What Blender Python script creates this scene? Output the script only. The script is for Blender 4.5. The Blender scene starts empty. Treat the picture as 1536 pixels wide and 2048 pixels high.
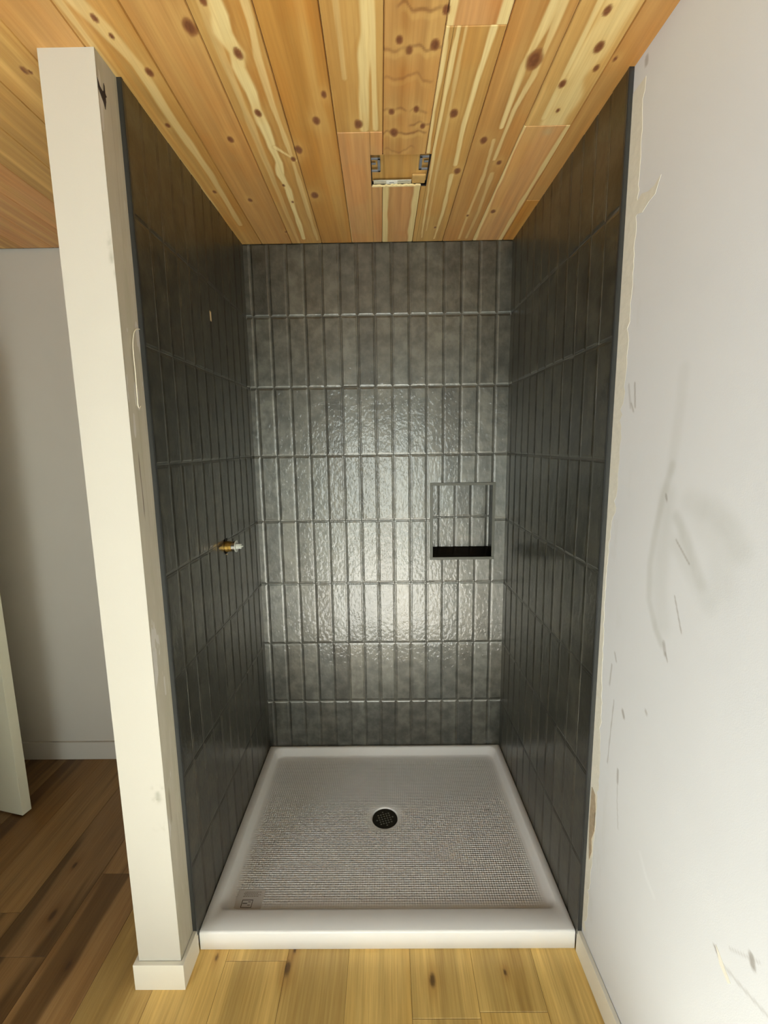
import bpy, bmesh, math, random
import numpy as np
from mathutils import Matrix, Vector

S = bpy.context.scene
COL = S.collection

# ------------------------------------------------------------------ camera
cam_d = bpy.data.cameras.new('camera'); cam = bpy.data.objects.new('camera', cam_d); COL.objects.link(cam)
cam_d.sensor_fit = 'HORIZONTAL'; cam_d.sensor_width = 36.0; cam_d.lens = 901.1 / 1536 * 36.0
cam_d.clip_start = 0.02
_f = Vector((-0.00858879, 0.9887998, -0.1490006)); _r = Vector((0.99989003, 0.00669077, -0.01323496)); _u = _r.cross(_f)
M = Matrix.Identity(4)
for i in range(3):
    M[i][0] = _r[i]; M[i][1] = _u[i]; M[i][2] = -_f[i]
M.translation = Vector((0.6275, -2.1386, 1.6184))
cam.matrix_world = M
S.camera = cam

# ------------------------------------------------------------------ world, sun, exposure
S.view_settings.view_transform = 'Standard'; S.view_settings.look = 'None'
S.view_settings.gamma = 1.0; S.view_settings.use_curve_mapping = False
S.view_settings.exposure = 0.80
w = bpy.data.worlds.new('world'); S.world = w; w.use_nodes = True
w.node_tree.nodes['Background'].inputs[0].default_value = (0.75, 0.88, 1.0, 1)
w.node_tree.nodes['Background'].inputs[1].default_value = 0.6
WIN = dict(x0=-0.1, x1=1.2, z0=0.06, z1=2.05, y=-4.9)
sun_d = bpy.data.lights.new('sun', 'SUN'); sun = bpy.data.objects.new('sun', sun_d); COL.objects.link(sun)
sun_d.energy = 25.0; sun_d.angle = math.radians(1.5); sun_d.color = (1.0, 0.98, 0.95)
_el = math.radians(30.0)
_d = Vector((0.02, math.cos(_el), -math.sin(_el)))
sun.rotation_euler = _d.to_track_quat('-Z', 'Y').to_euler()
sun.location = (0.3, -8, 5)
def area(name, loc, size, power, col, direction):
    d = bpy.data.lights.new(name, 'AREA'); o = bpy.data.objects.new(name, d); COL.objects.link(o)
    d.shape = 'RECTANGLE'; d.size, d.size_y = size; d.energy = power; d.color = col
    o.location = loc; o.rotation_euler = Vector(direction).to_track_quat('-Z', 'Y').to_euler()
    return o
# daylight entering through the glazed door of the room behind the camera
area('daylight', ((WIN['x0'] + WIN['x1']) / 2, WIN['y'] - 0.12, 0.95), (1.25, 1.7), 33, (0.93, 1.0, 0.93), (0, 1, 0))
# added fill for the right wall, set in an invented side window
area('side_fill_light', (-0.96, -3.0, 1.55), (1.3, 1.0), 22, (0.92, 0.97, 1.0), (1, 0, 0))

S.cycles.max_bounces = 10; S.cycles.diffuse_bounces = 6; S.cycles.glossy_bounces = 5
S.cycles.sample_clamp_indirect = 6.0
S.cycles.caustics_reflective = False

# ------------------------------------------------------------------ measures
W = 1.19            # back width between tile faces
TAPER = 0.0269      # the right side opens outward
DEP = 0.9177        # tile depth of the alcove
CEIL = 2.4976
ZPAN = 0.0691
T = 0.012           # tile thickness
YC = -1.0016        # front of the partition's end
XL = -0.139         # hidden side of the partition
def XR(y): return W + (-y) * TAPER           # right tile face
def XW(y): return XR(y) + T                  # right painted wall

# ------------------------------------------------------------------ node helpers
def srgb(r, g, b):
    def c(v):
        v /= 255.0
        return v / 12.92 if v <= 0.04045 else ((v + 0.055) / 1.055) ** 2.4
    return (c(r), c(g), c(b), 1.0)
class NT:
    def __init__(s, name):
        s.m = bpy.data.materials.new(name); s.m.use_nodes = True; s.t = s.m.node_tree
        s.b = s.t.nodes['Principled BSDF']
    def n(s, typ, **kw):
        nd = s.t.nodes.new(typ)
        for k, v in kw.items(): setattr(nd, k, v)
        return nd
    def l(s, a, b): s.t.links.new(a, b)
    def mapping(s, scale, coord='Object'):
        tc = s.n('ShaderNodeTexCoord'); mp = s.n('ShaderNodeMapping'); s.l(tc.outputs[coord], mp.inputs[0])
        mp.inputs['Scale'].default_value = scale; return mp.outputs[0]
    def noise(s, vec, scale, detail=4, rough=0.55):
        nz = s.n('ShaderNodeTexNoise'); s.l(vec, nz.inputs['Vector'])
        nz.inputs['Scale'].default_value = scale; nz.inputs['Detail'].default_value = detail
        nz.inputs['Roughness'].default_value = rough; return nz.outputs['Fac']
    def ramp(s, fac, stops):
        r = s.n('ShaderNodeValToRGB'); s.l(fac, r.inputs[0]); e = r.color_ramp.elements
        while len(e) < len(stops): e.new(0.5)
        for i, (p, c) in enumerate(stops): e[i].position = p; e[i].color = c
        return r.outputs[0]
    def mix(s, fac, a, b, mode='MIX'):
        x = s.n('ShaderNodeMix', data_type='RGBA', blend_type=mode)
        for sock, v in ((x.inputs[0], fac), (x.inputs[6], a), (x.inputs[7], b)):
            if hasattr(v, 'links'): s.l(v, sock)
            else: sock.default_value = v
        return x.outputs[2]
    def bump(s, h, strength, dist, prev=None):
        b = s.n('ShaderNodeBump'); b.inputs['Strength'].default_value = strength; b.inputs['Distance'].default_value = dist
        s.l(h, b.inputs['Height'])
        if prev is not None: s.l(prev, b.inputs['Normal'])
        return b.outputs[0]
    def attr(s, name):
        a = s.n('ShaderNodeAttribute'); a.attribute_name = name; return a
    def set(s, **kw):
        for k, v in kw.items():
            sock = s.b.inputs[k.replace('_', ' ')]
            if hasattr(v, 'links'): s.l(v, sock)
            else: sock.default_value = v
        return s
G4 = lambda v: (v, v, v, 1)

def m_plain(name, col, rough=0.5, metal=0.0, var=0.06, nscale=30.0, bump=0.0, spec=0.5):
    t = NT(name); v = t.mapping((1, 1, 1)); nz = t.noise(v, nscale)
    c = t.mix(t.ramp(nz, [(0.3, G4(1 - var)), (0.7, G4(1.0))]), (0, 0, 0, 1), col)
    t.set(Base_Color=c, Roughness=rough, Metallic=metal); t.b.inputs['Specular IOR Level'].default_value = spec
    if bump: t.l(t.bump(nz, bump, 0.002), t.b.inputs['Normal'])
    return t.m

# painted drywall: colour comes from an attribute where the wall carries marks
def m_paint(name, col, attr=False, rough=0.72):
    t = NT(name); v = t.mapping((1, 1, 1))
    n1 = t.noise(v, 3.0, 3); n2 = t.noise(v, 420.0, 2)
    c = t.mix(t.ramp(n1, [(0.3, G4(0.965)), (0.7, G4(1.0))]), (0, 0, 0, 1), col)
    if attr:
        c = t.mix(1.0, c, t.attr('paint').outputs['Color'], 'MULTIPLY')
    t.set(Base_Color=c, Roughness=rough)
    t.l(t.bump(n2, 0.12, 0.0012), t.b.inputs['Normal'])
    return t.m
M_WALL = m_paint('wall_paint', srgb(202, 198, 190), rough=0.78)
M_WALLR = m_paint('wall_paint_marked', srgb(213, 215, 217), True)
M_COL = m_paint('partition_paint', srgb(193, 189, 178), True)
M_TRIM = m_paint('trim_paint', srgb(226, 222, 208), rough=0.5)
M_COMP = m_plain('joint_compound', srgb(216, 213, 200), 0.85, var=0.08, nscale=60, bump=0.4)
M_COMP_D = m_plain('bare_drywall_edge', srgb(178, 160, 134), 0.9, var=0.3, nscale=90, bump=0.5)

# glazed tile
def m_tile():
    t = NT('charcoal_glazed_tile'); v = t.mapping((1, 1, 1))
    a = t.attr('tilev')
    n1 = t.noise(v, 17.0, 5, 0.6); n2 = t.noise(v, 75.0, 4, 0.6)
    base = t.ramp(n1, [(0.36, srgb(16, 15, 9)), (0.5, srgb(26, 24, 16)), (0.64, srgb(42, 39, 28))])
    base = t.mix(0.25, base, t.ramp(n2, [(0.35, srgb(22, 21, 18)), (0.7, srgb(42, 40, 34))]))
    c = t.mix(1.0, base, a.outputs['Color'], 'MULTIPLY')
    t.set(Base_Color=c, Roughness=t.ramp(n1, [(0.3, G4(0.38)), (0.7, G4(0.52))]))
    t.b.inputs['Specular IOR Level'].default_value = 0.5; t.b.inputs['IOR'].default_value = 2.1; t.b.inputs['Specular IOR Level'].default_value = 0.5; t.l(t.mix(0.65, a.outputs['Color'], t.ramp(n1, [(0.38, (.46, .45, .37, 1)), (0.52, (.76, .74, .63, 1)), (0.62, (1, .97, .84, 1))]), 'MULTIPLY'), t.b.inputs['Specular Tint']); t.b.inputs['Coat Weight'].default_value = 0.45; t.b.inputs['Coat Roughness'].default_value = 0.09; t.b.inputs['Coat Tint'].default_value = (.97, 1, .93, 1)
    vs = t.mapping((1, 1, 0.7)); nb = t.noise(vs, 19.0, 2, 0.5); nf = t.noise(vs, 62.0, 2, 0.5)
    b1 = t.bump(nb, 0.5, 0.0014); b2 = t.bump(nf, 0.30, 0.0009, b1)
    t.l(b2, t.b.inputs['Normal'])
    t.l(t.bump(t.noise(vs, 60.0, 2, 0.5), 1.0, 0.0026, b1), t.b.inputs['Coat Normal']); t.b.inputs['Coat IOR'].default_value = 1.7
    return t.m
M_TILE = m_tile()
M_GROUT = m_plain('charcoal_grout', srgb(84, 83, 76), 0.8, nscale=200, var=0.2)
M_EDGE = m_plain('anodized_tile_edge', srgb(78, 80, 80), 0.36, metal=0.75, var=0.05)
M_NICHE = m_plain('niche_edge_metal', srgb(92, 93, 84), 0.5, metal=0.1, var=0.05)
M_SHELF = m_plain('niche_black_base', srgb(14, 13, 11), 0.25, var=0.1, spec=0.3)

# wood whose planks are painted per vertex, with fine grain from nodes
def m_wood(name, rough, grain, gcol_lo, bump=0.08):
    t = NT(name)
    v = t.mapping((160, 5, 5)); n = t.noise(v, 1.0, 4, 0.6)
    v2 = t.mapping((60, 1.2, 5)); n2 = t.noise(v2, 1.0, 3, 0.6)
    g = t.ramp(n, [(0.3, gcol_lo), (0.62, G4(1.0))])
    g2 = t.ramp(n2, [(0.32, (0.86, 0.82, 0.76, 1)), (0.6, G4(1.0))])
    c = t.mix(1.0, t.attr('paint').outputs['Color'], t.mix(grain, G4(1.0), g), 'MULTIPLY')
    c = t.mix(grain, c, t.mix(1.0, c, g2, 'MULTIPLY'))
    t.set(Base_Color=c, Roughness=rough)
    t.l(t.bump(n, bump, 0.001), t.b.inputs['Normal'])
    return t.m
M_CEIL = m_wood('cedar_plank', 0.5, 0.55, (0.80, 0.72, 0.62, 1))
M_FLOOR = m_wood('oak_vinyl_plank', 0.42, 0.7, (0.70, 0.62, 0.52, 1))

def m_pan():
    t = NT('white_acrylic')
    tc = t.n('ShaderNodeTexCoord'); mp = t.n('ShaderNodeMapping'); t.l(tc.outputs['Object'], mp.inputs[0])
    mp.inputs['Rotation'].default_value = (0, 0, math.radians(45))
    sx = t.n('ShaderNodeSeparateXYZ'); t.l(mp.outputs[0], sx.inputs[0])
    def sin_(o):
        m = t.n('ShaderNodeMath', operation='MULTIPLY'); t.l(o, m.inputs[0]); m.inputs[1].default_value = 2 * math.pi / 0.0125
        s = t.n('ShaderNodeMath', operation='SINE'); t.l(m.outputs[0], s.inputs[0]); return s.outputs[0]
    mm = t.n('ShaderNodeMath', operation='MULTIPLY'); t.l(sin_(sx.outputs[0]), mm.inputs[0]); t.l(sin_(sx.outputs[1]), mm.inputs[1])
    m2 = t.n('ShaderNodeMath', operation='MULTIPLY'); t.l(mm.outputs[0], m2.inputs[0]); t.l(t.attr('texture_zone').outputs['Fac'], m2.inputs[1])
    t.l(t.bump(m2.outputs[0], 1.0, 0.0018), t.b.inputs['Normal'])
    nz = t.noise(t.mapping((1, 1, 1)), 4.0)
    t.set(Base_Color=t.ramp(nz, [(0.3, srgb(240, 240, 238)), (0.7, srgb(243, 243, 241))]), Roughness=0.33)
    return t.m
M_PAN = m_pan()
M_DRAIN = m_plain('dark_bronze_grate', srgb(50, 46, 38), 0.42, metal=0.5)
M_STUD = m_plain('grate_stud_metal', srgb(120, 120, 110), 0.4, metal=0.5)
M_BRASS = m_plain('raw_brass', srgb(196, 158, 82), 0.3, metal=0.9, var=0.25, nscale=120)
M_CHROME = m_plain('polished_chrome', srgb(200, 196, 190), 0.16, metal=1.0, var=0.04)
M_PLAST = m_plain('grey_white_plastic', srgb(206, 210, 202), 0.5)
M_BLACK = m_plain('cavity_shade_black', srgb(16, 14, 12), 0.8)
M_TAN = m_plain('pale_tan_backing', srgb(196, 170, 128), 0.8, var=0.2)
M_CORD = m_plain('ivory_plastic', srgb(240, 234, 214), 0.5)
M_CLIP = m_plain('galvanised_clip', srgb(136, 138, 144), 0.5, metal=0.35)
M_FOIL = m_plain('silver_foil', srgb(206, 202, 186), 0.35, metal=0.3, nscale=160, var=0.2)
M_WHITE = m_plain('white_paper', srgb(240, 238, 228), 0.7)
M_LABEL = m_plain('faint_label_film', srgb(218, 214, 208), 0.4)
M_INK = m_plain('label_ink', srgb(92, 86, 74), 0.7)
M_INK2 = m_plain('label_pale_ink', srgb(158, 148, 134), 0.7)
M_MARK = m_plain('dark_torn_core', srgb(52, 40, 34), 0.9, var=0.3, nscale=200)
M_OUT = m_plain('garden_green', srgb(96, 120, 70), 0.9, var=0.5, nscale=3)
M_GLASS = NT('window_glass'); M_GLASS.set(Base_Color=(1, 1, 1, 1), Roughness=0.0, Alpha=0.06); M_GLASS = M_GLASS.m

# ------------------------------------------------------------------ mesh helpers
def link(name, me, parent=None, mats=()):
    o = bpy.data.objects.new(name, me); COL.objects.link(o)
    for m in mats: me.materials.append(m)
    if parent is not None: o.parent = parent
    return o
def mesh(name, V, F, mats, parent=None, smooth=False, mi=None):
    me = bpy.data.meshes.new(name); me.from_pydata([tuple(map(float, v)) for v in V], [], [tuple(map(int, f)) for f in F])
    if smooth: me.polygons.foreach_set('use_smooth', [True] * len(me.polygons))
    o = link(name, me, parent, mats if isinstance(mats, (list, tuple)) else (mats,))
    if mi is not None: me.polygons.foreach_set('material_index', mi)
    me.update(); return o
def colattr(o, cols, name='paint'):
    a = o.data.color_attributes.new(name, 'FLOAT_COLOR', 'POINT')
    c = np.ones((len(o.data.vertices), 4), np.float32); c[:, :3] = cols
    a.data.foreach_set('color', c.ravel())
def ident(o, label, cat, group=None):
    o['label'] = label; o['category'] = cat
    if group: o['group'] = group
    return o
def struct(o, label=None, cat=None):
    o['kind'] = 'structure'
    if label: o['label'] = label
    if cat: o['category'] = cat
    return o
def empty(name, loc):
    o = bpy.data.objects.new(name, None); COL.objects.link(o); o.location = loc; o.empty_display_size = 0.05
    return o
def put(o, root):
    """parent keeping world coordinates of vertex data"""
    o.parent = root; o.matrix_parent_inverse = Matrix.Translation(-root.location); return o
def boxes(name, B, mats, parent=None, bevel=0.0, mi=None, seg=2):
    bm = bmesh.new(); idx = []
    for k, (x0, x1, y0, y1, z0, z1) in enumerate(B):
        r = bmesh.ops.create_cube(bm, size=1.0, matrix=Matrix.Translation(((x0 + x1) / 2, (y0 + y1) / 2, (z0 + z1) / 2)) @ Matrix.Diagonal((abs(x1 - x0), abs(y1 - y0), abs(z1 - z0), 1)))
        fs = set(f for v in r['verts'] for f in v.link_faces)
        for f in fs: f.material_index = mi[k] if mi else 0
    if bevel: bmesh.ops.bevel(bm, geom=bm.edges[:], offset=bevel, segments=seg, affect='EDGES', profile=0.5)
    me = bpy.data.meshes.new(name); bm.to_mesh(me); bm.free()
    return link(name, me, parent, mats if isinstance(mats, (list, tuple)) else (mats,))
def prism(name, poly, z0, z1, mat, parent=None, bevel=0.0):
    """vertical prism over an xy polygon"""
    bm = bmesh.new()
    a = [bm.verts.new((x, y, z0)) for x, y in poly]; b = [bm.verts.new((x, y, z1)) for x, y in poly]
    n = len(poly); bm.faces.new(a[::-1]); bm.faces.new(b)
    for i in range(n): bm.faces.new((a[i], a[(i + 1) % n], b[(i + 1) % n], b[i]))
    bmesh.ops.recalc_face_normals(bm, faces=bm.faces[:])
    if bevel: bmesh.ops.bevel(bm, geom=bm.edges[:], offset=bevel, segments=2, affect='EDGES', profile=0.5)
    me = bpy.data.meshes.new(name); bm.to_mesh(me); bm.free(); return link(name, me, parent, (mat,))
def lathe(name, prof, mat, axis='X', loc=(0, 0, 0), n=40, parent=None, smooth=True):
    """prof: (along, radius) list"""
    V = []; F = []
    for a, r in prof:
        for k in range(n):
            t = 2 * math.pi * k / n; c, s = r * math.cos(t), r * math.sin(t)
            p = {'X': (a, c, s), 'Z': (c, s, a), 'Y': (c, a, s)}[axis]
            V.append((p[0] + loc[0], p[1] + loc[1], p[2] + loc[2]))
    for i in range(len(prof) - 1):
        for k in range(n):
            F.append((i * n + k, i * n + (k + 1) % n, (i + 1) * n + (k + 1) % n, (i + 1) * n + k))
    F.append(tuple(range(n))); F.append(tuple((len(prof) - 1) * n + k for k in range(n)))
    me = bpy.data.meshes.new(name); me.from_pydata(V, [], F)
    bm = bmesh.new(); bm.from_mesh(me); bmesh.ops.recalc_face_normals(bm, faces=bm.faces[:])
    if smooth:
        for f in bm.faces: f.smooth = len(f.verts) == 4
        for e in bm.edges:
            if len(e.link_faces) == 2 and e.calc_face_angle(0) > 0.6: e.smooth = False
    bm.to_mesh(me); bm.free()
    return link(name, me, parent, (mat,))
def subtract(rects, hole):
    """rectangles (u0,u1,v0,v1) minus a hole"""
    out = []; a0, a1, b0, b1 = hole
    for (u0, u1, v0, v1) in rects:
        if a1 <= u0 or a0 >= u1 or b1 <= v0 or b0 >= v1: out.append((u0, u1, v0, v1)); continue
        if a0 > u0: out.append((u0, a0, v0, v1))
        if a1 < u1: out.append((a1, u1, v0, v1))
        m0, m1 = max(u0, a0), min(u1, a1)
        if b0 > v0: out.append((m0, m1, v0, b0))
        if b1 < v1: out.append((m0, m1, b1, v1))
    return out

# numpy value noise
_rs = np.random.RandomState(7); _P = _rs.rand(65536)
def vn(x, y, seed=0):
    x = np.asarray(x, float) + seed * 17.31; y = np.asarray(y, float) + seed * 9.77
    xi = np.floor(x).astype(int); yi = np.floor(y).astype(int); fx = x - xi; fy = y - yi
    fx = fx * fx * (3 - 2 * fx); fy = fy * fy * (3 - 2 * fy)
    h = lambda a, b: _P[(a * 7919 + b * 104729 + seed * 331) & 65535]
    return (h(xi, yi) * (1 - fx) + h(xi + 1, yi) * fx) * (1 - fy) + (h(xi, yi + 1) * (1 - fx) + h(xi + 1, yi + 1) * fx) * fy
def fbm(x, y, seed=0, o=4):
    s = 0; a = 1; t = 0
    for k in range(o):
        s = s + a * vn(x * 2 ** k, y * 2 ** k, seed + k * 3); t += a; a *= 0.5
    return s / t
def sstep(a, b, x):
    t = np.clip((x - a) / (b - a), 0, 1); return t * t * (3 - 2 * t)
def lin(c): return np.array(srgb(*c)[:3])
def lerp(a, b, t): return a * (1 - t)[..., None] + b * t[..., None]
def segdist(px, py, pts):
    """distance to a polyline, and the parameter 0..1 along it"""
    best = np.full(px.shape, 1e9); par = np.zeros(px.shape); n = len(pts) - 1
    for i in range(n):
        ax, ay = pts[i]; bx, by = pts[i + 1]; dx, dy = bx - ax, by - ay; L = dx * dx + dy * dy + 1e-12
        t = np.clip(((px - ax) * dx + (py - ay) * dy) / L, 0, 1)
        d = np.hypot(px - ax - t * dx, py - ay - t * dy); m = d < best
        best = np.where(m, d, best); par = np.where(m, (i + t) / n, par)
    return best, par

# ================================================================== CEILING
PIECES = []
SK = 0.0145                                     # the planks run very slightly askew
PW = 0.1323; PX0 = 0.087
Cb = dict(br=(201, 153, 90), pk=(214, 163, 106), or_=(196, 143, 70), yl=(222, 182, 114), gd=(204, 160, 92), dk=(184, 132, 72))
# column -> list of (y_far, y_near, colour, style)
cols_c = {
    8: [(0.0, -0.325, 'or_', 0), (-0.325, -3.2, 'br', 0)],
    7: [(0.0, -0.72, 'pk', 'G'), (-0.72, -3.0, 'yl', 'F')],
    6: [(0.0, -2.6, 'br', 'E')],
    5: [(0.0, -1.033, 'gd', 'D'), (-1.033, -3.3, 'pk', 'N')],
    4: [(0.0, -0.432, 'pk', 'P'), (-0.432, -2.9, 'br', 'K')],
    3: [(0.0, -0.708, 'pk', 'Q'), (-0.708, -2.8, 'gd', 'V')],
    2: [(0.0, -2.4, 'or_', 0)],
    1: [(0.0, -3.1, 'gd', 'A')],
    0: [(0.0, -2.7, 'br', 0)],
    -1: [(0.0, -1.5, 'gd', 'M'), (-1.5, -4, 'pk', 0)],
}
pal = ['br', 'pk', 'gd', 'or_', 'dk', 'yl']
rnd = random.Random(5)
for k in range(-19, -1):
    c = rnd.uniform(-2.2, -0.5)
    cols_c[k] = [(0.0, c, pal[rnd.randrange(5)], 'L' if k % 2 else 0), (c, -4.9, pal[rnd.randrange(6)], 0)]
for k in (-3, -5): cols_c[k] = [(0.0, -2.0, 'gd', 'L'), (-2.0, -4.9, 'br', 0)]
for k in (-2,): cols_c[k] = [(0.0, -2.0, 'br', 0), (-2.0, -4.9, 'br', 0)]
KN = [(0.033, -1.069, 5), (0.043, -1.027, 4), (0.22, -1.044, 11), (0.271, -1.102, 6), (0.075, -0.93, 7), (0.032, -0.751, 5), (0.184, -0.689, 7), (0.143, -0.363, 6), (0.035, -0.419, 5), (0.294, -0.79, 7), (0.284, -0.451, 4), (0.293, -0.344, 4), (0.444, -0.759, 8), (0.559, -0.742, 9), (0.478, -0.851, 6), (0.372, -0.636, 9), (0.38, -0.385, 10), (0.301, -0.976, 8), (0.347, -0.593, 6), (0.217, -0.111, 4), (-0.213, -0.943, 6), (1.169, -0.941, 4), (1.137, -0.916, 5), (1.093, -1.061, 6), (1.117, -0.973, 8), (1.074, -0.87, 7), (1.097, -0.779, 4), (0.98, -0.943, 14), (0.819, -0.775, 8), (0.923, -0.665, 8), (0.867, -0.515, 8), (1.046, -0.25, 7), (0.953, -0.222, 4), (0.994, -0.556, 6), (0.836, -0.128, 4), (0.688, -0.977, 6), (0.65, -0.786, 6), (0.716, -0.795, 6), (0.658, -0.705, 9), (0.738, -0.729, 6), (0.665, -1.003, 6), (0.745, -0.988, 8), (0.76, -1.07, 6)]
for k in range(14): KN.append((rnd.uniform(-2.1, 1.1), rnd.uniform(-4.5, -1.3), rnd.randint(4, 9)))
for k in range(5): KN.append((rnd.uniform(-1.1, -0.2), rnd.uniform(-1.1, -0.1), rnd.randint(3, 6)))
# pale sapwood streaks: points, half width at start and end, strength
ST = {
    'A': [([(0.297, -1.6), (0.291, -1.101), (0.294, -1.07), (0.287, -1.03), (0.297, -0.98), (0.288, -0.939), (0.295, -0.863), (0.292, -0.802), (0.299, -0.736), (0.294, -0.65), (0.300, -0.577), (0.288, -0.511), (0.294, -0.423), (0.287, -0.305), (0.285, -0.17), (0.279, -0.046)], .019, .007, 1.0),
          ([(0.304, -0.65), (0.333, -0.613), (0.356, -0.585)], .006, .004, .9),
          ([(0.355, -1.6), (0.352, -1.057), (0.342, -0.965), (0.339, -0.819), (0.344, -0.625), (0.337, -0.168), (0.337, -0.032)], .008, .005, .55),
          ([(0.270, -1.4), (0.262, -0.8), (0.255, -0.3), (0.25, -0.0)], .010, .006, .35)],
    'D': [([(0.768, -1.03), (0.767, -0.905), (0.762, -0.781), (0.764, -0.613)], .005, .004, .95),
          ([(0.792, -1.03), (0.789, -0.94), (0.786, -0.825), (0.781, -0.624), (0.787, -0.039)], .005, .003, .9),
          ([(0.808, -1.029), (0.806, -0.94), (0.805, -0.824), (0.80, -0.5), (0.803, -0.1)], .004, .003, .5),
          ([(0.867, -1.028), (0.859, -0.88), (0.853, -0.73), (0.856, -0.548)], .006, .005, 1.0),
          ([(0.852, -0.494), (0.853, -0.249), (0.842, -0.025)], .006, .004, .9)],
    'E': [([(0.985, -1.6), (0.98, -1.096), (0.975, -1.026), (0.961, -0.929), (0.96, -0.803), (0.961, -0.717)], .010, .006, .9),
          ([(1.0, -1.2), (0.994, -0.899), (0.978, -0.784), (0.975, -0.57)], .006, .005, .8),
          ([(0.952, -0.665), (0.96, -0.49), (0.952, -0.207), (0.951, -0.021)], .005, .004, .6),
          ([(0.985, -0.5), (0.99, -0.249), (0.982, -0.025)], .006, .004, .5)],
    'G': [([(1.024, -0.73), (1.019, -0.543), (1.017, -0.299), (1.017, 0.0)], .007, .009, 1.0),
          ([(1.150, -0.73), (1.142, -0.5), (1.136, -0.3), (1.133, -0.0)], .006, .007, .9)],
    'F': [([(1.112, -3.0), (1.111, -1.093), (1.105, -0.998), (1.097, -0.889), (1.1, -0.723)], .028, .034, .75),
          ([(1.075, -3.0), (1.070, -1.0), (1.068, -0.75)], .006, .006, .8)],
    'N': [([(0.772, -1.03), (0.772, -1.4), (0.778, -3.0)], .010, .012, 1.0), ([(0.883, -1.03), (0.886, -1.4), (0.893, -3.0)], .009, .011, 1.0)],
    'P': [([(0.629, -0.44), (0.627, 0.0)], .012, .012, 1.0), ([(0.744, -0.44), (0.739, 0.0)], .011, .011, 1.0)],
    'Q': [([(0.492, -0.72), (0.484, 0.0)], .003, .003, .8)],
    'V': [([(0.598, -3), (0.598, -1.3), (0.59, -1.011), (0.583, -0.91), (0.573, -0.72)], .013, .010, .85), ([(0.612, -3), (0.606, -0.72)], .006, .006, .8),
          ([(0.53, -3), (0.535, -0.9)], .010, .004, .4)],
    'M': [([(0.019, -1.108), (0.038, -1.042), (0.056, -0.951), (0.055, -0.772), (0.060, -0.518), (0.047, -0.178)], .014, .008, .55),
          ([(-0.02, -1.4), (-0.01, -0.9), (0.0, -0.3)], .006, .006, .4)],
}
PALE = lin((246, 222, 160)); YEL = lin((232, 192, 118)); KNOT = lin((116, 70, 42)); KRING = lin((150, 98, 56))
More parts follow.
